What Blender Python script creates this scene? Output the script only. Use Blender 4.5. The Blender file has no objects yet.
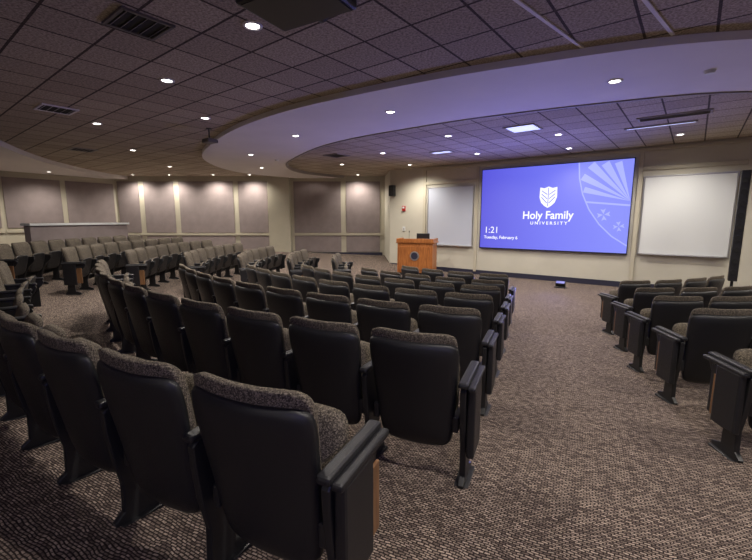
import bpy, bmesh, math, random
from mathutils import Vector, Matrix
random.seed(3)
sc=bpy.context.scene
sc.view_settings.view_transform='Standard'
sc.view_settings.exposure=0.2
COL=sc.collection
# ------------------------------------------------------------------ materials
def srgb(r,g,b):
    f=lambda c:(c/255/12.92) if c/255<=0.04045 else ((c/255+0.055)/1.055)**2.4
    return (f(r),f(g),f(b),1)
def mat(name,col,rough=0.6,metal=0.0,emis=None,estr=0,spec=0.5,bump=0,bscale=200,var=0,vscale=5):
    m=bpy.data.materials.new(name); m.use_nodes=True
    nt=m.node_tree; b=nt.nodes['Principled BSDF']
    b.inputs['Base Color'].default_value=col
    b.inputs['Roughness'].default_value=rough
    b.inputs['Metallic'].default_value=metal
    b.inputs['Specular IOR Level'].default_value=spec
    if emis:
        b.inputs['Emission Color'].default_value=emis
        b.inputs['Emission Strength'].default_value=estr
    tc=nt.nodes.new('ShaderNodeTexCoord')
    if var>0:
        n=nt.nodes.new('ShaderNodeTexNoise'); n.inputs['Scale'].default_value=vscale; n.inputs['Detail'].default_value=4
        nt.links.new(tc.outputs['Object'],n.inputs['Vector'])
        r=nt.nodes.new('ShaderNodeValToRGB')
        r.color_ramp.elements[0].position=0.35; r.color_ramp.elements[1].position=0.65
        r.color_ramp.elements[0].color=tuple(c*(1-var) for c in col[:3])+(1,)
        r.color_ramp.elements[1].color=tuple(min(1,c*(1+var)) for c in col[:3])+(1,)
        nt.links.new(n.outputs['Fac'],r.inputs['Fac']); nt.links.new(r.outputs['Color'],b.inputs['Base Color'])
    if bump>0:
        n=nt.nodes.new('ShaderNodeTexNoise'); n.inputs['Scale'].default_value=bscale
        nt.links.new(tc.outputs['Object'],n.inputs['Vector'])
        bp=nt.nodes.new('ShaderNodeBump'); bp.inputs['Strength'].default_value=bump; bp.inputs['Distance'].default_value=0.01
        nt.links.new(n.outputs['Fac'],bp.inputs['Height']); nt.links.new(bp.outputs['Normal'],b.inputs['Normal'])
    return m
def mix(nt,fac,a,b,blend='MIX'):
    m=nt.nodes.new('ShaderNodeMix'); m.data_type='RGBA'; m.blend_type=blend
    if isinstance(fac,(int,float)): m.inputs[0].default_value=fac
    else: nt.links.new(fac,m.inputs[0])
    for i,v in ((6,a),(7,b)):
        if isinstance(v,tuple): m.inputs[i].default_value=v
        else: nt.links.new(v,m.inputs[i])
    return m.outputs[2]

WANG=math.atan2(-0.62,0.785)
def carpet():
    m=bpy.data.materials.new('carpet_woven'); m.use_nodes=True; nt=m.node_tree; b=nt.nodes['Principled BSDF']
    tc=nt.nodes.new('ShaderNodeTexCoord')
    n=nt.nodes.new('ShaderNodeTexNoise'); n.inputs['Scale'].default_value=7; n.inputs['Detail'].default_value=2
    nt.links.new(tc.outputs['Object'],n.inputs['Vector'])
    sub=nt.nodes.new('ShaderNodeVectorMath'); sub.operation='MULTIPLY_ADD'
    nt.links.new(n.outputs['Color'],sub.inputs[0]); sub.inputs[1].default_value=(.045,.045,0)
    nt.links.new(tc.outputs['Object'],sub.inputs[2])
    mp=nt.nodes.new('ShaderNodeMapping'); mp.inputs['Rotation'].default_value=(0,0,math.radians(28))
    nt.links.new(sub.outputs[0],mp.inputs['Vector'])
    br=nt.nodes.new('ShaderNodeTexBrick'); br.inputs['Scale'].default_value=1
    br.inputs['Brick Width'].default_value=.032; br.inputs['Row Height'].default_value=.015
    br.inputs['Mortar Size'].default_value=.0042; br.inputs['Mortar Smooth'].default_value=.5
    br.inputs['Color1'].default_value=srgb(184,166,152); br.inputs['Color2'].default_value=srgb(98,85,79)
    br.inputs['Mortar'].default_value=srgb(47,39,37)
    nt.links.new(mp.outputs[0],br.inputs['Vector'])
    n2=nt.nodes.new('ShaderNodeTexNoise'); n2.inputs['Scale'].default_value=110; n2.inputs['Detail'].default_value=3
    nt.links.new(tc.outputs['Object'],n2.inputs['Vector'])
    r=nt.nodes.new('ShaderNodeValToRGB'); r.color_ramp.elements[0].position=.34; r.color_ramp.elements[1].position=.6
    r.color_ramp.elements[0].color=(.42,.41,.40,1); r.color_ramp.elements[1].color=(1.03,1.02,1.0,1)
    nt.links.new(n2.outputs['Fac'],r.inputs['Fac'])
    c=mix(nt,.85,br.outputs['Color'],r.outputs['Color'],'MULTIPLY')
    nt.links.new(c,b.inputs['Base Color']); b.inputs['Roughness'].default_value=.95; b.inputs['Specular IOR Level'].default_value=.15
    bp=nt.nodes.new('ShaderNodeBump'); bp.inputs['Strength'].default_value=.4; bp.inputs['Distance'].default_value=.005
    nt.links.new(br.outputs['Fac'],bp.inputs['Height']); bp.invert=True
    nt.links.new(bp.outputs['Normal'],b.inputs['Normal'])
    return m
def tiles():
    m=bpy.data.materials.new('ceiling_tile'); m.use_nodes=True; nt=m.node_tree; b=nt.nodes['Principled BSDF']
    tc=nt.nodes.new('ShaderNodeTexCoord')
    mp=nt.nodes.new('ShaderNodeMapping'); mp.inputs['Rotation'].default_value=(0,0,-WANG)
    nt.links.new(tc.outputs['Object'],mp.inputs['Vector'])
    br=nt.nodes.new('ShaderNodeTexBrick'); br.inputs['Scale'].default_value=1; br.offset=0; 
    br.inputs['Brick Width'].default_value=.61; br.inputs['Row Height'].default_value=.61
    br.inputs['Mortar Size'].default_value=.014; br.inputs['Mortar Smooth'].default_value=0
    br.inputs['Color1'].default_value=srgb(196,184,168); br.inputs['Color2'].default_value=srgb(176,164,150)
    br.inputs['Mortar'].default_value=srgb(84,75,68)
    nt.links.new(mp.outputs[0],br.inputs['Vector'])
    n2=nt.nodes.new('ShaderNodeTexNoise'); n2.inputs['Scale'].default_value=38; n2.inputs['Detail'].default_value=5; n2.inputs['Roughness'].default_value=.7
    nt.links.new(tc.outputs['Object'],n2.inputs['Vector'])
    r=nt.nodes.new('ShaderNodeValToRGB'); r.color_ramp.elements[0].position=.38; r.color_ramp.elements[1].position=.6
    r.color_ramp.elements[0].color=(.38,.365,.34,1); r.color_ramp.elements[1].color=(1.05,1.03,1.0,1)
    nt.links.new(n2.outputs['Fac'],r.inputs['Fac'])
    c=mix(nt,.9,br.outputs['Color'],r.outputs['Color'],'MULTIPLY')
    nt.links.new(c,b.inputs['Base Color']); b.inputs['Roughness'].default_value=.9; b.inputs['Specular IOR Level'].default_value=.2
    return m
def fabric():
    m=bpy.data.materials.new('chair_fabric'); m.use_nodes=True; nt=m.node_tree; b=nt.nodes['Principled BSDF']
    tc=nt.nodes.new('ShaderNodeTexCoord')
    v=nt.nodes.new('ShaderNodeTexVoronoi'); v.inputs['Scale'].default_value=230
    nt.links.new(tc.outputs['Object'],v.inputs['Vector'])
    sep=nt.nodes.new('ShaderNodeSeparateColor'); nt.links.new(v.outputs['Color'],sep.inputs[0])
    r=nt.nodes.new('ShaderNodeValToRGB'); r.color_ramp.elements[0].position=.1; r.color_ramp.elements[1].position=.95
    r.color_ramp.elements[0].color=srgb(54,49,44); r.color_ramp.elements[1].color=srgb(132,122,108)
    e=r.color_ramp.elements.new(.55); e.color=srgb(86,79,70)
    nt.links.new(sep.outputs[0],r.inputs['Fac']); nt.links.new(r.outputs['Color'],b.inputs['Base Color'])
    b.inputs['Roughness'].default_value=.95; b.inputs['Specular IOR Level'].default_value=.15
    return m
def wood(name,c1,c2,scale=3):
    m=bpy.data.materials.new(name); m.use_nodes=True; nt=m.node_tree; b=nt.nodes['Principled BSDF']
    tc=nt.nodes.new('ShaderNodeTexCoord')
    mp=nt.nodes.new('ShaderNodeMapping'); mp.inputs['Scale'].default_value=(8,8,1)
    nt.links.new(tc.outputs['Object'],mp.inputs['Vector'])
    n=nt.nodes.new('ShaderNodeTexNoise'); n.inputs['Scale'].default_value=scale; n.inputs['Detail'].default_value=6; n.inputs['Distortion'].default_value=.6
    nt.links.new(mp.outputs[0],n.inputs['Vector'])
    r=nt.nodes.new('ShaderNodeValToRGB'); r.color_ramp.elements[0].color=c1; r.color_ramp.elements[1].color=c2
    r.color_ramp.elements[0].position=.35; r.color_ramp.elements[1].position=.65
    nt.links.new(n.outputs['Fac'],r.inputs['Fac']); nt.links.new(r.outputs['Color'],b.inputs['Base Color'])
    b.inputs['Roughness'].default_value=.4
    return m
ES=.97
def screenmat():
    m=bpy.data.materials.new('projected_image'); m.use_nodes=True; nt=m.node_tree; b=nt.nodes['Principled BSDF']
    tc=nt.nodes.new('ShaderNodeTexCoord'); sp=nt.nodes.new('ShaderNodeSeparateXYZ')
    nt.links.new(tc.outputs['Object'],sp.inputs[0])
    mr=nt.nodes.new('ShaderNodeMapRange'); mr.inputs['From Min'].default_value=0; mr.inputs['From Max'].default_value=4.43
    nt.links.new(sp.outputs['X'],mr.inputs['Value'])
    r=nt.nodes.new('ShaderNodeValToRGB'); r.color_ramp.elements[0].color=srgb(86,84,212); r.color_ramp.elements[1].color=srgb(126,134,240)
    e=r.color_ramp.elements.new(.5); e.color=srgb(110,114,234)
    nt.links.new(mr.outputs[0],r.inputs['Fac'])
    b.inputs['Base Color'].default_value=(.02,.02,.02,1); b.inputs['Roughness'].default_value=.6
    nt.links.new(r.outputs['Color'],b.inputs['Emission Color']); b.inputs['Emission Strength'].default_value=ES
    return m

M=dict(
 carpet=carpet(), tile=tiles(), fabric=fabric(),
 black=mat('black_plastic',(.013,.013,.015,1),.40,bump=.2,bscale=500),
 metal=mat('black_metal',(.014,.014,.015,1),.42),
 wood=wood('maple_wood',srgb(112,80,52),srgb(144,106,72)),
 lect=wood('lectern_wood',srgb(150,88,42),srgb(186,118,60)),
 cream=mat('cream_paint',srgb(184,178,158),.6,var=.04,vscale=2),
 beige=mat('beige_wall',srgb(194,190,174),.7,var=.04,vscale=1.5,bump=.05),
 mauve=mat('fabric_panel',srgb(140,129,127),.9,var=.06,vscale=3,bump=.2,bscale=300,spec=.2),
 white=mat('soffit_white',srgb(224,220,218),.75,var=.03,vscale=1),
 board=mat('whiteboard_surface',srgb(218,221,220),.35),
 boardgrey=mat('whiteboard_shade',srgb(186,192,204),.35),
 alu=mat('aluminium',(.5,.5,.5,1),.35,.8),
 base=mat('dark_baseboard',srgb(42,42,60),.5),
 screen=screenmat(),
 scrw=mat('screen_white_ink',(0,0,0,1),.6,emis=(.9,.9,1,1),estr=1.05),
 scrl=mat('screen_light_crest',(0,0,0,1),.6,emis=srgb(133,140,240),estr=ES),
 scrm=mat('screen_line',(0,0,0,1),.6,emis=srgb(168,176,248),estr=ES),
 scrb=mat('screen_blue',(0,0,0,1),.6,emis=srgb(110,116,234),estr=ES),
 lamp=mat('lamp_lens',(1,1,1,1),.5,emis=(1,.96,.9,1),estr=12),
 troff=mat('troffer_lens',(1,1,1,1),.5,emis=(.55,.65,1,1),estr=.8),
 addlens=mat('added_uplight_lens',(.1,.1,.2,1),.5,emis=(.1,.12,.7,1),estr=.5),  # lens of the added ceiling-tint lights
 red=mat('red_plastic',srgb(170,40,35),.4),
 dark=mat('dark_void',(.008,.008,.009,1),.8),
 grey=mat('grey_trim',srgb(150,144,138),.5),
)
# ------------------------------------------------------------------ mesh builder
class MB:
    def __init__(s): s.v=[]; s.f=[]; s.m=[]; s.sm=[]; s.mats=[]
    def mi(s,k):
        if k not in s.mats: s.mats.append(k)
        return s.mats.index(k)
    def add(s,vs,fs,k,smooth=False,T=None):
        o=len(s.v); i=s.mi(k)
        for v in vs:
            v=Vector(v)
            if T is not None: v=T@v
            s.v.append(v)
        for f in fs: s.f.append([o+a for a in f]); s.m.append(i); s.sm.append(smooth)
    def box(s,c,d,k,T=None,bev=0):
        bm=bmesh.new(); bmesh.ops.create_cube(bm,size=1)
        for v in bm.verts: v.co=Vector((v.co.x*d[0]+c[0],v.co.y*d[1]+c[1],v.co.z*d[2]+c[2]))
        if bev>0: bmesh.ops.bevel(bm,geom=bm.edges[:],offset=bev,segments=2,affect='EDGES',profile=.5)
        bm.verts.index_update()
        s.add([v.co.copy() for v in bm.verts],[[v.index for v in f.verts] for f in bm.faces],k,False,T); bm.free()
    def cyl(s,c,r,h,k,n=20,T=None,r2=None):
        r2=r if r2 is None else r2; vs=[];fs=[]
        for i in range(n):
            a=2*math.pi*i/n
            vs.append((c[0]+r*math.cos(a),c[1]+r*math.sin(a),c[2]-h/2)); vs.append((c[0]+r2*math.cos(a),c[1]+r2*math.sin(a),c[2]+h/2))
        for i in range(n):
            j=(i+1)%n; fs.append([2*i,2*j,2*j+1,2*i+1])
        fs.append([2*i for i in range(n)][::-1]); fs.append([2*i+1 for i in range(n)])
        s.add(vs,fs,k,False,T)
    def prism(s,poly,x0,x1,k,T=None):  # poly in (y,z), extruded in x, bevelled
        bm=bmesh.new(); vs=[bm.verts.new((x0,p[0],p[1])) for p in poly]; f=bm.faces.new(vs)
        r=bmesh.ops.extrude_face_region(bm,geom=[f])
        for g in r['geom']:
            if isinstance(g,bmesh.types.BMVert): g.co.x=x1
        bmesh.ops.recalc_face_normals(bm,faces=bm.faces[:])
        ed=[e for e in bm.edges if abs(e.verts[0].co.x-e.verts[1].co.x)<1e-6]
        bmesh.ops.bevel(bm,geom=ed,offset=.007,segments=2,affect='EDGES',profile=.5)
        bm.verts.index_update()
        s.add([v.co.copy() for v in bm.verts],[[v.index for v in f.verts] for f in bm.faces],k,False,T); bm.free()
    def pillow(s,W,H,Tf,Tb,kf,kb,fn,n=13,p=6,q=8):
        # closed cushion: outline superellipse in local (x,z); front +y, back -y
        idx={}; vs=[]; 
        ts=[math.sin(math.pi/2*(-1+2*i/(n-1))) for i in range(n)]
        for side in (1,-1):
            for i in range(n):
                for j in range(n):
                    u,v=ts[i],ts[j]; m=max(abs(u),abs(v))
                    bd=(i in(0,n-1) or j in (0,n-1))
                    if bd and side==-1: idx[(side,i,j)]=idx[(1,i,j)]; continue
                    nn=(abs(u)**p+abs(v)**p)**(1/p)
                    k=m/nn if nn>1e-9 else 1
                    pr=max(0,1-m**q)**.5
                    y=Tf*pr if side==1 else -Tb*pr
                    idx[(side,i,j)]=len(vs); vs.append(fn(Vector((u*k*W,y,v*k*H)),u,v))
        ff=[];fb=[]
        for i in range(n-1):
            for j in range(n-1):
                ff.append([idx[(1,i,j)],idx[(1,i,j+1)],idx[(1,i+1,j+1)],idx[(1,i+1,j)]])
                fb.append([idx[(-1,i,j)],idx[(-1,i+1,j)],idx[(-1,i+1,j+1)],idx[(-1,i,j+1)]])
        o=len(s.v); 
        for v in vs: s.v.append(v)
        for fs,k in ((ff,kf),(fb,kb)):
            i=s.mi(k)
            for f in fs: s.f.append([o+a for a in f]); s.m.append(i); s.sm.append(True)
    def mesh(s,name):
        me=bpy.data.meshes.new(name); me.from_pydata([tuple(v) for v in s.v],[],s.f)
        for k in s.mats: me.materials.append(M[k])
        for p,i,sm in zip(me.polygons,s.m,s.sm): p.material_index=i; p.use_smooth=sm
        me.update(); return me
    def obj(s,name,loc=(0,0,0),rz=0,parent=None):
        o=bpy.data.objects.new(name,s.mesh(name)); COL.objects.link(o); o.location=loc; o.rotation_euler=(0,0,rz)
        if parent: o.parent=parent
        return o
def inst(me,name,loc,rz=0):
    o=bpy.data.objects.new(name,me); COL.objects.link(o); o.location=loc; o.rotation_euler=(0,0,rz); return o

# ------------------------------------------------------------------ room layout
C=Vector((3.9,10.9))           # focus of the seating arcs
def floorz(R):
    return 0.0725*max(0,min(R,14)-4.5)
POLY=[(.57,16.41),(8.96,9.78),(10.9,5.0),(11.2,-1),(7,-5),(-3,-6),(-10,-2),(-14.2,4),(-15.3,10),(-14,15.2),(-11.8,18.5),(.4,18.5)]
NAMES=['wall_front','wall_right','wall_right_rear','wall_rear_right','wall_rear','wall_rear_left','wall_left_rear','wall_left','wall_left_side','wall_left_front','wall_back','wall_return']
HC=3.85
def hits(c,ang_dir):
    out=[]
    for i in range(len(POLY)):
        p=Vector(POLY[i]); q=Vector(POLY[(i+1)%len(POLY)]); e=q-p
        den=ang_dir.x*e.y-ang_dir.y*e.x
        if abs(den)<1e-9: continue
        w=p-c
        t=(w.x*e.y-w.y*e.x)/den; s=(w.x*ang_dir.y-w.y*ang_dir.x)/den
        if t>0 and -1e-6<=s<=1+1e-6: out.append(t)
    return out
# floor
angs=sorted(set([2*math.pi*i/180 for i in range(180)]+[math.atan2(p[1]-C.y,p[0]-C.x)%(2*math.pi) for p in POLY]))
radii=[0,2.5,4.5,7,9,11,13,14,99]
bm=bmesh.new(); rings=[]
for a in angs:
    d=Vector((math.cos(a),math.sin(a))); rm=max(hits(C,d)); col=[]
    for r in radii:
        rr=min(r,rm); p=C+d*rr; col.append(bm.verts.new((p.x,p.y,floorz(rr))))
    rings.append(col)
for i in range(len(rings)):
    j=(i+1)%len(rings)
    for k in range(len(radii)-1): bm.faces.new([rings[i][k],rings[i][k+1],rings[j][k+1],rings[j][k]])
bmesh.ops.remove_doubles(bm,verts=bm.verts[:],dist=.0005)
bmesh.ops.recalc_face_normals(bm,faces=bm.faces[:])
if sum(f.normal.z for f in bm.faces)<0: bmesh.ops.reverse_faces(bm,faces=bm.faces[:])
me=bpy.data.meshes.new('floor'); bm.to_mesh(me); bm.free(); me.materials.append(M['carpet'])
inst(me,'floor',(0,0,0))
# ceiling
mb=MB(); n=len(POLY)
mb.add([(p[0],p[1],0) for p in POLY]+[(p[0],p[1],.1) for p in POLY],
       [list(range(n)),list(range(n,2*n))[::-1]]+[[i,(i+1)%n,n+(i+1)%n,n+i] for i in range(n)],'tile')
mb.obj('ceiling',(0,0,HC))
# walls
cen=Vector((0,8))
def seg(i):
    p=Vector(POLY[i]); q=Vector(POLY[(i+1)%n]); d=(q-p); L=d.length; d.normalize()
    nn=Vector((d.y,-d.x))
    if (cen-p).dot(nn)<0: nn=-nn    # nn = inward normal
    return p,q,d,nn,L
for i,nm in enumerate(NAMES):
    p,q,d,nn,L=seg(i); t=.15; mb=MB()
    a=p-d*.0; b=q; ao=a-nn*t; bo=b-nn*t
    vs=[(v.x,v.y,z) for z in (-.05,HC+.1) for v in (a,b,bo,ao)]
    mb.add(vs,[[0,1,2,3],[7,6,5,4],[0,4,5,1],[1,5,6,2],[2,6,7,3],[3,7,4,0]],'beige' if i in(0,1,11) else 'cream')
    mb.obj(nm)
def wallbox(name,i,s0,s1,z0,z1,th,k,off=0,bev=0,mk=True):
    p,q,d,nn,L=seg(i); c=p+d*((s0+s1)/2)+nn*(off+th/2+.001)
    mb=MB(); mb.box((0,0,0),(abs(s1-s0),th,z1-z0),k,bev=bev)
    return mb.obj(name,(c.x,c.y,(z0+z1)/2),math.atan2(d.y,d.x))
# back wall panels (segment 10: from (-11.8,18.5) to (.4,18.5))
def ux(u): return 11.8+(u-376)*.0455
for a,b in ((119,140),(145,175),(180,234),(239,268),(294,341),(346,380)):
    wallbox('wall_panel',10,ux(a),ux(b),1.32,3.62,.03,'mauve',bev=.006)
    wallbox('wall_panel',10,ux(a),ux(b),.45,1.18,.03,'mauve',bev=.006)
wallbox('wall_column',10,ux(270),ux(291),-.02,HC-.01,.32,'cream',bev=.01)
wallbox('trim_1',10,.02,ux(269),1.21,1.29,.05,'cream'); wallbox('trim_2',10,ux(292),12.1,1.21,1.29,.05,'cream')
# left walls
for i,L0 in ((9,None),(8,None),(7,None),(6,None)):
    p,q,d,nn,L=seg(i); m_=max(2,round(L/1.9)); w=L/m_
    for j in range(m_):
        wallbox('wall_panel',i,j*w+.09,(j+1)*w-.09,1.6,3.5,.03,'mauve',bev=.006)
    wallbox('trim_%d'%(3+i),i,.05,L-.05,1.42,1.52,.05,'cream')
# baseboards
for i,nm,s0,s1 in ((0,'baseboard_front',.05,10.6),(10,'baseboard_back',.1,ux(269)),(10,'baseboard_back',ux(292),12.1)):
    wallbox(nm,i,s0,s1,-.02 if i==0 else .0,.42 if i else .16,.025,'base')
# ------------------------------------------------------------------ front wall fittings
S0=3.89
def fs(s): return s+S0
p,q,d,nn,L=seg(0)
def fobj(mb,name,s,z,off=0): 
    c=p+d*fs(s)+nn*off; return mb.obj(name,(c.x,c.y,z),WANG)
# screen: empty parent, local x along wall, -y to the room
c=p+d*fs(.03)+nn*.03
scr=bpy.data.objects.new('projection_screen',None); COL.objects.link(scr); scr.location=(c.x,c.y,0); scr.rotation_euler=(0,0,WANG)
SW=4.36; Z0,Z1=.97,3.56
mb=MB(); mb.box((SW/2,-.01,(Z0+Z1)/2),(SW,.02,Z1-Z0),'screen'); mb.obj('image_surface',parent=scr)
mb=MB()
for cx,cz,wx,wz in ((SW/2,Z1+.01,SW+.04,.02),(SW/2,Z0-.02,SW+.04,.04),(-.01,(Z0+Z1)/2,.02,Z1-Z0),(SW+.01,(Z0+Z1)/2,.02,Z1-Z0)):
    mb.box((cx,-.015,cz),(wx,.05,wz),'dark',bev=.004)
mb.obj('screen_frame',parent=scr)
def flat(name,pts,k,y):
    mb=MB(); mb.add([(a,y,b) for a,b in pts],[list(range(len(pts)))],k); return mb.obj(name,parent=scr)
def text(body,name,s,z,size,wid=None,off=0,align='CENTER',k='scrw'):
    cu=bpy.data.curves.new(name,'FONT'); cu.body=body; cu.size=size; cu.align_x=align; cu.align_y='CENTER'; cu.offset=off; cu.extrude=.001
    cu.materials.append(M[k]); o=bpy.data.objects.new(name,cu); COL.objects.link(o); o.parent=scr
    o.location=(s,-.028,z); o.rotation_euler=(math.pi/2,0,0)
    bpy.context.view_layer.update()
    if wid: o.scale=(wid/max(.01,o.dimensions.x),1,1)
    return o
# large pale crest at the right, cropped by the screen edge
edge=[(2.98,Z1-.005),(3.02,3.1),(3.13,2.65),(3.33,2.2),(3.62,1.78),(3.96,1.44),(SW-.005,1.18)]
flat('crest_field',edge+[(SW-.005,Z1-.005)],'scrl',-.0215)
def line(name,p0,p1,w,k='scrm',y=-.0235):
    p0=Vector(p0);p1=Vector(p1);e=(p1-p0).normalized();m_=Vector((-e.y,e.x))*w/2
    flat(name,[tuple(p0+m_),tuple(p1+m_),tuple(p1-m_),tuple(p0-m_)],k,y)
for i in range(len(edge)-1): line('crest_edge',edge[i],edge[i+1],.035)
O_=(SW-.02,2.42)
for i,(tx,tz,w_) in enumerate(((3.16,2.78,.10),(3.1,3.15,.12),(3.3,3.48,.14),(3.66,3.49,.13),(3.98,3.49,.11))):
    e=(Vector((tx,tz))-Vector(O_)).normalized(); m_=Vector((-e.y,e.x))*w_/1.2; T_=Vector((tx,tz))
    pa=T_+m_; pb=T_-m_
    cl=lambda v:(min(SW-.005,max(3.02,v.x)),min(Z1-.006,v.y))
    flat('crest_ray',[O_,cl(pb),cl(pa)] ,'scrm',-.0228-i*.0001)
line('crest_band',(3.24,2.42),(SW-.01,2.3),.05,'scrm',-.0238)
def cross(cx,cz,r):
    for k in range(4):
        a=math.radians(90*k+8); e=Vector((math.cos(a),math.sin(a))); m_=Vector((-e.y,e.x)); O=Vector((cx,cz))
        flat('crest_cross',[tuple(O+e*.015),tuple(O+e*r+m_*r*.42),tuple(O+e*r*.8),tuple(O+e*r-m_*r*.42)],'scrm',-.0245)
cross(3.72,2.05,.17); cross(4.12,1.72,.14)
# logo shield
sx,sz=2.17,2.60
sh=[(-.25,.30),(-.12,.27),(0,.32),(.12,.27),(.25,.30),(.26,.0),(.2,-.17),(.1,-.27),(0,-.33),(-.1,-.27),(-.2,-.17),(-.26,.0)]
flat('logo_shield',[(sx+a,sz+b) for a,b in sh],'scrw',-.0235)
for sg in (-1,1):
    for k in range(3):
        line('logo_chevron',(sx+sg*.03,sz-.18+k*.13),(sx+sg*.2,sz+.0+k*.1),.022,'scrb',-.025)
line('logo_stem',(sx,sz+.28),(sx,sz-.28),.02,'scrb',-.025)
text('Holy Family','title_text',2.17,2.04,.34,1.5,.006)
text('U N I V E R S I T Y','subtitle_text',2.22,1.80,.13,1.1,.003)
text('1:21','clock_text',.14,1.56,.30,None,0,'LEFT')
text('Tuesday, February 6','date_text',.14,1.32,.14,None,.002,'LEFT')
# whiteboards
def whiteboard(s0,s1,z0,z1,k='board'):
    mb=MB(); w=s1-s0; h=z1-z0
    mb.box((0,-.015,0),(w,.03,h),k)
    for cx,cz,wx,wz in ((0,h/2,w+.06,.035),(0,-h/2,w+.06,.035),(-w/2,0,.035,h),(w/2,0,.035,h)):
        mb.box((cx,-.02,cz),(wx,.05,wz),'alu',bev=.004)
    mb.box((0,-.06,-h/2-.01),(w*.9,.07,.02),'alu',bev=.004)
    fobj(mb,'whiteboard',(s0+s1)/2,(z0+z1)/2,.008)
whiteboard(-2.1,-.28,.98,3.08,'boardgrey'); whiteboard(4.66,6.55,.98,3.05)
tn=20
for s0,s1,z0,z1 in ((-2.32,-2.2,.1,3.8),(-.2,-.1,.1,3.8),(4.5,4.6,.1,3.8),(-2.2,-.2,3.2,3.3),(4.6,6.7,3.22,3.32),(-2.2,6.7,3.72,3.8)):
    mb=MB(); mb.box((0,-.02,0),(s1-s0,.04,z1-z0),'cream',bev=.005); fobj(mb,'trim_%d'%tn,(s0+s1)/2,(z0+z1)/2,.002); tn+=1
mb=MB(); mb.box((0,-.03,0),(.14,.06,.2),'red',bev=.01); mb.box((0,-.065,.03),(.07,.02,.07),'board',bev=.005); fobj(mb,'fire_alarm_strobe',-3.2,2.35,0)
mb=MB(); mb.box((0,-.012,0),(.12,.024,.18),'board',bev=.005); mb.box((0,-.027,0),(.03,.01,.06),'grey'); fobj(mb,'light_switch_plate',-3.2,1.55,0)
mb=MB(); mb.box((0,-.1,0),(.22,.2,.42),'black',bev=.02); mb.cyl((0,0,0),.075,.02,'metal',T=Matrix.Translation((0,-.205,-.07))@Matrix.Rotation(math.pi/2,4,'X')); mb.cyl((0,0,0),.035,.02,'metal',T=Matrix.Translation((0,-.205,.1))@Matrix.Rotation(math.pi/2,4,'X'))
fobj(mb,'wall_speaker',-3.72,3.05,.0)
# tall loudspeaker column at right
mb=MB(); mb.box((0,0,1.75),(.17,.2,2.5),'black',bev=.02); mb.cyl((0,0,.27),.03,.5,'metal'); mb.cyl((0,0,.01),.2,.03,'metal')
for k in range(9): mb.cyl((0,0,0),.06,.012,'dark',n=16,T=Matrix.Translation((0,-.104,.7+k*.26))@Matrix.Rotation(math.pi/2,4,'X'))
mb.obj('column_loudspeaker',(8.28,9.2,0),WANG)
# lectern
mb=MB()
mb.box((0,0,.05),(1.16,.66,.1),'dark'); mb.box((0,0,.6),(1.24,.72,1.02),'lect',bev=.01)
mb.box((0,-.37,.6),(1.08,.02,.8),'lect',bev=.008)
mb.box((0,.02,1.13),(1.34,.82,.05),'lect',bev=.012)
for sx_ in (-.63,.63): mb.box((sx_,0,1.2),(.04,.78,.14),'lect',bev=.008)
mb.box((0,-.38,1.2),(1.3,.04,.14),'lect',bev=.008)
mb.cyl((0,0,0),.16,.02,'alu',n=28,T=Matrix.Translation((0,-.39,.68))@Matrix.Rotation(math.pi/2,4,'X'))
mb.cyl((0,0,0),.12,.02,'base',n=28,T=Matrix.Translation((0,-.395,.68))@Matrix.Rotation(math.pi/2,4,'X'))
mb.box((.2,.0,1.3),(.46,.03,.28),'black',bev=.008); mb.box((.2,0,1.17),(.06,.06,.1),'black')
mb.cyl((-.3,0,1.32),.006,.34,'metal',n=8); mb.cyl((-.3,0,1.5),.016,.06,'metal',n=10)
mb.obj('lectern',(1.45,14.05,0),math.radians(-20))
# added blue floor lights, not part of the hall, to tint the ceiling
for s in (.9,3.0):
    mb=MB(); mb.box((0,0,.015),(.3,.16,.03),'metal',bev=.005)
    T=Matrix.Translation((0,0,.11))@Matrix.Rotation(math.radians(35),4,'X')
    mb.box((0,0,0),(.26,.12,.12),'metal',T=T,bev=.015); mb.box((0,0,.063),(.22,.09,.006),'addlens',T=T)
    o=fobj(mb,'added_floor_uplight',s,0,1.2)
    l=bpy.data.lights.new('added_blue_beam','SPOT'); l.energy=400; l.color=(.2,.22,1); l.spot_size=math.radians(125); l.spot_blend=1; l.shadow_soft_size=.04
    lo=bpy.data.objects.new('added_blue_beam',l); COL.objects.link(lo); lo.parent=o; lo.location=(0,-.07,.24); lo.rotation_euler=(math.radians(180+45),0,0)

# ------------------------------------------------------------------ ceiling features
CC=Vector((3.4,13.9))
def interp(tab,x):
    xs=[t[0] for t in tab]
    if x<=xs[0]: return tab[0][1]
    if x>=xs[-1]: return tab[-1][1]
    for i in range(len(tab)-1):
        if xs[i]<=x<=xs[i+1]:
            x0,y0=tab[i]; x1,y1=tab[i+1]
            m0=(tab[i+1][1]-tab[i-1][1])/(tab[i+1][0]-tab[i-1][0]) if i>0 else (y1-y0)/(x1-x0)
            m1=(tab[i+2][1]-tab[i][1])/(tab[i+2][0]-tab[i][0]) if i<len(tab)-2 else (y1-y0)/(x1-x0)
            h=x1-x0; t=(x-x0)/h
            return (2*t**3-3*t**2+1)*y0+(t**3-2*t**2+t)*h*m0+(-2*t**3+3*t**2)*y1+(t**3-t**2)*h*m1
OUT=[(-60,10.6),(-40,10.3),(-2,9.4),(12,8.8),(29,8.35),(61,8.25),(85,8.85),(105,9.1),(118,8.6),(135,7.8)]
INN=[(-60,9.2),(-40,8.8),(-14,7.95),(-1,7.1),(11,6.5),(30,5.95),(60,5.85),(75,6.0),(94,6.55),(112,6.85),(135,6.4)]
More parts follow.
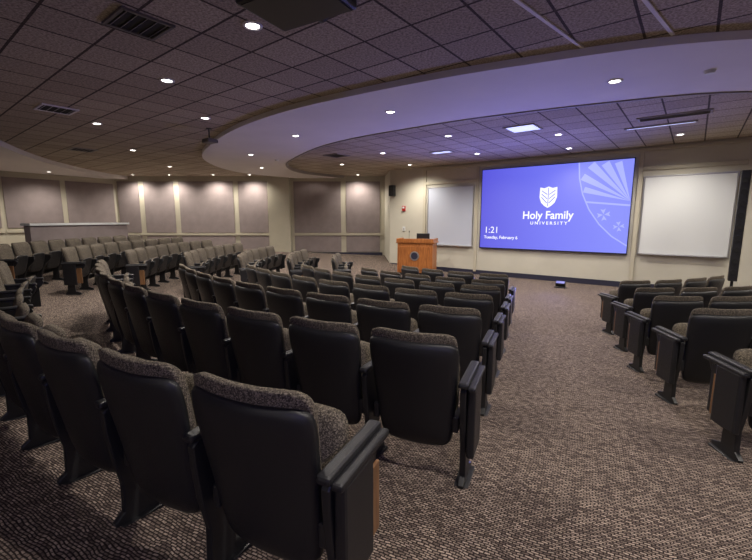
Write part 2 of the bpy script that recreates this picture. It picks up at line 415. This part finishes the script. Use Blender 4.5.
def ring(name,fin,fout,a0,a1,zb,zt,k,st=1.5):
    mb=MB(); N=int((a1-a0)/st)
    cols=[]
    for i in range(N+1):
        a=a0+(a1-a0)*i/N; dv=Vector((-math.sin(math.radians(a)),-math.cos(math.radians(a))))
        h=hits(CC,dv); rm=min(h)-.005
        ri,ro=fin(a),fout(a)
        if ri>=rm-.02: 
            cols.append(None); continue
        ro=min(ro,rm)
        cols.append((CC+dv*ri,CC+dv*ro))
    def flush(run):
        if len(run)<2: return
        vs=[];fs_=[]
        for A,B in run: vs+= [(A.x,A.y,zb),(B.x,B.y,zb),(B.x,B.y,zt),(A.x,A.y,zt)]
        for i in range(len(run)-1):
            o=4*i
            for e in range(4):
                g=(e+1)%4; fs_.append([o+e,o+4+e,o+4+g,o+g])
        fs_.append([0,1,2,3]); o=4*(len(run)-1); fs_.append([o+3,o+2,o+1,o])
        mb.add(vs,fs_,k)
    run=[]
    for c_ in cols+[None]:
        if c_ is None: flush(run); run=[]
        else: run.append(c_)
    return mb.obj(name)
ring('ceiling_bulkhead',lambda a:interp(INN,a),lambda a:interp(OUT,a),-75,135,HC-.09,HC-.001,'white')
SOF=[(20,13.6),(50,12.8),(72,13.1),(92,14.3),(105,15.2),(125,15.6)]
ring('ceiling_perimeter_soffit',lambda a:interp(SOF,a),lambda a:99,20,112,HC-.14,HC-.001,'white')
ring('trim_bulkhead_inner',lambda a:interp(INN,a)-.05,lambda a:interp(INN,a)-.002,-60,133,HC-.11,HC-.001,'grey')
def ceilobj(mb,name,x,y,z=HC,rz=WANG): return mb.obj(name,(x,y,z),rz)
def vent(x,y,w,h,kf='grey',ks='dark',nsl=6):
    mb=MB(); mb.box((0,0,-.006),(w,h,.012),ks)
    for cx,cy,wx,wy in ((0,h/2,w+.05,.03),(0,-h/2,w+.05,.03),(w/2,0,.03,h),(-w/2,0,.03,h)): mb.box((cx,cy,-.012),(wx,wy,.022),kf)
    for i in range(nsl):
        yy=-h/2+h*(i+.5)/nsl
        mb.box((0,0,0),(w,.02,.004),kf,T=Matrix.Translation((0,yy,-.016))@Matrix.Rotation(.6,4,'X'))
    ceilobj(mb,'ceiling_vent',x,y)
M['vgrey']=mat('vent_dark_metal',srgb(96,90,86),.5)
vent(-2.38,4.35,.46,.46,'vgrey','dark',5)
vent(-5.67,7.47,.5,.5,'white','dark',5)
vent(5.6,7.9,1.1,.3,'grey','dark',5); vent(-1.2,12.6,.55,.55,'grey','dark',6)
vent(-8.2,11.6,.55,.55,'grey','dark',6)
def troffer(x,y,w,h):
    mb=MB(); mb.box((0,0,-.008),(w,h,.014),'troff')
    for cx,cy,wx,wy in ((0,h/2,w+.05,.03),(0,-h/2,w+.05,.03),(w/2,0,.03,h),(-w/2,0,.03,h)): mb.box((cx,cy,-.012),(wx,wy,.022),'grey')
    ceilobj(mb,'ceiling_troffer',x,y)
troffer(3.15,8.95,.6,.6); troffer(5.9,8.7,1.2,.12); troffer(1.9,12.0,.6,.3)
for k,(a,b) in enumerate((((.7,3.4),(2.35,4.9)),((1.9,3.45),(3.15,4.58)))):
    a=Vector(a);b=Vector(b);m_=(a+b)/2;e=b-a
    mb=MB(); mb.box((0,0,-.008),(e.length,.035,.014),'white'); ceilobj(mb,'trim_%d'%(40+k),m_.x,m_.y,HC,math.atan2(e.y,e.x))
# projectors
mb=MB(); mb.box((0,0,-.2),(.78,.56,.2),'black',bev=.025); mb.box((0,0,-.303),(.7,.5,.008),'metal',bev=.002)
mb.cyl((0,0,0),.08,.08,'metal',T=Matrix.Translation((.0,.3,-.2))@Matrix.Rotation(math.pi/2,4,'X')); mb.cyl((0,0,-.05),.04,.1,'metal')
for sx_ in(-1,1): mb.box((sx_*.37,0,-.2),(.05,.4,.1),'grey',bev=.01)
ceilobj(mb,'ceiling_projector',-.62,3.42,HC,math.radians(-30))
mb=MB(); mb.box((0,0,-.26),(.26,.22,.09),'vgrey',bev=.02); mb.cyl((0,0,-.12),.015,.24,'metal'); mb.cyl((0,0,-.01),.06,.02,'metal')
mb.cyl((0,0,0),.035,.05,'metal',T=Matrix.Translation((.06,.12,-.26))@Matrix.Rotation(math.pi/2,4,'X'))
ceilobj(mb,'ceiling_projector',-3.6,9.0,HC,WANG)
for x,y in ((4.2,5.37),(-3.1,12.9)):
    mb=MB(); mb.cyl((0,0,-.02),.05,.04,'board',r2=.07); 
    ceilobj(mb,'smoke_detector',x,y,HC-.09)
# downlights
mb=MB()
nS=28; vs=[];fsx=[]
for i in range(nS):
    a=2*math.pi*i/nS
    for r,z in ((.066,-.004),(.075,-.014),(.095,-.012),(.10,0)): vs.append((r*math.cos(a),r*math.sin(a),z))
for i in range(nS):
    j=(i+1)%nS
    for k in range(3): fsx.append([4*i+k,4*j+k,4*j+k+1,4*i+k+1])
mb.add(vs,fsx,'white',True)
mb.add([(.067*math.cos(2*math.pi*i/nS),.067*math.sin(2*math.pi*i/nS),-.005) for i in range(nS)],[list(range(nS))[::-1]],'lamp')
dme=mb.mesh('downlight')
ld=bpy.data.lights.new('downlight_beam','SPOT'); ld.energy=240; ld.color=(1,.92,.83); ld.spot_size=math.radians(150); ld.spot_blend=.9; ld.shadow_soft_size=.07
tilepos=[(-1.25,4.39),(-2.95,6.0),(-5.7,8.55),(-3.3,8.1),(-6.86,11.7),(-7.6,15.2),(-8.8,9.0),(-5.5,4.2),
 (1.69,9.76),(4.2,9.6),(.2,12.2),(3.0,12.3),(5.3,11.4),(7.0,9.6),(-1.2,14.6),(1.2,14.7),
 (-3,1),(1,1.2),(4.2,1.8),(7.2,3.2),(-2,-2.5),(3,-2.5),(-7.5,1),(8.8,1)]
bulk=[(3.23,5.75),(.25,7.3),(-1.79,9.3),(-3.6,11.9),(-4.1,14.8),(7.0,5.6),(9.3,6.8)]
wash=[(-10.6,17.9),(-9.0,17.9),(-7.1,17.9),(-5.5,17.9),(-2.7,17.9),(-.8,17.9)]
sof=[(-12.4,15.6),(-13.2,13.3),(-13.9,10.6),(-13.6,7.6)]
for L_,z,e in ((tilepos,HC,1),(bulk,HC-.09,1),(wash,HC,.8),(sof,HC-.14,.75)):
    for x,y in L_:
        o=inst(dme,'recessed_downlight',(x,y,z))
        l2=ld
        if e!=1:
            key='beam_%.2f'%e; l2=bpy.data.lights.get(key)
            if not l2: l2=ld.copy(); l2.name=key; l2.energy=ld.energy*e
        lo=bpy.data.objects.new('beam',l2); COL.objects.link(lo); lo.parent=o; lo.location=(0,0,-.05)

# ------------------------------------------------------------------ chairs
TILT=math.radians(11)
def backfn(z0,y0,taper,curv):
    def fn(v,u,w):
        x=v.x*(1-taper*(1-w)/2); y=v.y+curv*x*x; z=v.z
        c,s=math.cos(TILT),math.sin(TILT)
        return Vector((x,y0+y*c-z*s,z0+y*s+z*c))
    return fn
def seatfn(z0,y0,ang):
    def fn(v,u,w):
        c,s=math.cos(ang),math.sin(ang); x=v.x*(1-.06*(1+w)/2)
        return Vector((x,y0+v.y*c+v.z*s*1.0,z0-v.y*s+v.z*c))
    return fn
STD=[(-.06,-.03),(.19,-.03),(.20,.02),(.11,.055),(.105,.20),(.15,.34),(.21,.44),(.30,.53),(.325,.58),(.31,.615),(-.05,.615),(-.075,.59),(-.07,.50),(-.05,.34),(-.02,.20),(-.025,.055),(-.07,.02)]
def standard(mb,x,sgn,tab):
    mb.prism(STD,x-.018,x+.018,'metal')
    mb.box((x,.12,.63),(.058,.42,.035),'black',bev=.013)
    mb.box((x,.06,-.015),(.085,.26,.03),'metal',bev=.004)
    if tab:
        wd=.10 if sgn>0 else .05
        mb.box((x+sgn*.040,.16+wd/2,.37),(.018,wd,.30),'wood',bev=.006)     # folded writing tablet
        mb.box((x+sgn*.045,.055,.40),(.046,.23,.42),'black',bev=.014)     # end cover
        mb.box((x+sgn*.026,.12,.40),(.018,.28,.36),'black',bev=.006)
        mb.box((x+sgn*.045,.12,.612),(.045,.40,.03),'black',bev=.01)
def chair(name,left,right,tl=False,tr_=True):
    mb=MB()
    mb.pillow(.282,.345,.0,.036,'black','black',backfn(.528,-.060,.20,.62),n=15,p=9,q=10)
    mb.pillow(.272,.333,.085,.012,'fabric','fabric',backfn(.592,-.066,.16,.62),n=15,p=8,q=5)
    mb.pillow(.232,.20,.012,.055,'black','fabric',seatfn(.505,.21,math.radians(16)),n=11)
    mb.box((0,.09,.30),(.50,.03,.03),'metal',bev=.006)     # hinge bar
    for sx_ in(-1,1): mb.box((sx_*.25,.05,.36),(.035,.14,.10),'metal',bev=.008)
    if right: standard(mb,.30,1,tr_)
    if left: standard(mb,-.30,-1,tl)
    me=mb.mesh(name); return me
CH=chair('auditorium_chair_mesh',False,True,False,False)
CHE=chair('auditorium_chair_end_mesh',False,True,False,True)
CHL=chair('auditorium_chair_left_mesh',True,True,True,False)
def row(R,a_start,a_end,sgn,pitch=.605):
    step=math.degrees(pitch/R); nC=int(abs(a_end-a_start)/step)
    for i in range(nC):
        a=a_start+sgn*(i+.5)*step
        ar=math.radians(a)
        x=C.x-R*math.sin(ar); y=C.y-R*math.cos(ar)
        if sgn>0: me=CHE if i==0 else (CHL if i==nC-1 else CH)
        else: me=CHL if i==0 else (CHE if i==nC-1 else CH)
        inst(me,'auditorium_chair',(x,y,floorz(R)+.004),-ar)
left=[10.45,9.35,8.25,7.15,6.05,4.95,3.9]
for k,R in enumerate(left):
    pt=.605 if R>6 else .62
    row(R,22.7 if k==0 else 21.2,62,1,pt)
    if R>3.95: row(R,73 if R>6 else 78,103,1,pt)
row(11.55,73,101,1)
for R,a in ((8.5,9.9),(7.45,8.8),(6.45,7.2),(5.45,4.2),(4.35,-.6)):
    row(R,a,-34 if R<8 else -30,-1,.605 if R>6 else .62)
# low partition behind the left block
mb=MB(); vs=[];fs_=[]
Ns=14; PR=12.7; PZ=floorz(12.7)
PH=1.16
for i in range(Ns+1):
    a=math.radians(87+16*i/Ns)
    for r,z in ((PR,0),(PR+.15,0),(PR+.15,PH),(PR,PH)): vs.append((C.x-r*math.sin(a),C.y-r*math.cos(a),PZ+z))
for i in range(Ns):
    for e in range(4): g=(e+1)%4; fs_.append([4*i+e,4*i+4+e,4*i+4+g,4*i+g])
fs_+= [[0,1,2,3],[4*Ns+3,4*Ns+2,4*Ns+1,4*Ns]]
mb.add(vs,fs_,'mauve')
vs2=[]
for i in range(Ns+1):
    a=math.radians(86.8+16.4*i/Ns)
    for r,z in ((PR-.04,PH),(PR+.19,PH),(PR+.19,PH+.06),(PR-.04,PH+.06)): vs2.append((C.x-r*math.sin(a),C.y-r*math.cos(a),PZ+z))
mb.add(vs2,fs_,'board')
mb.obj('low_partition_wall')

# ------------------------------------------------------------------ unseen blue light behind the camera, added for reflections on chair backs
bl=bpy.data.lights.new('rear_blue_light','AREA'); bl.energy=26; bl.color=(.25,.25,1); bl.size=.3
bo=bpy.data.objects.new('added_rear_light',bl); COL.objects.link(bo); bo.location=(.5,-2.5,3.3); bo.rotation_euler=(math.radians(60),0,0)
# world
w=bpy.data.worlds.new('World'); sc.world=w; w.use_nodes=True; w.node_tree.nodes['Background'].inputs[0].default_value=(.02,.02,.025,1)
# camera
cd=bpy.data.cameras.new('camera'); cd.lens=19.15; cd.sensor_width=36; cd.clip_start=.05
co=bpy.data.objects.new('camera',cd); COL.objects.link(co); co.location=(0,0,1.9); co.rotation_euler=(math.radians(90-8.53),0,0)
sc.camera=co
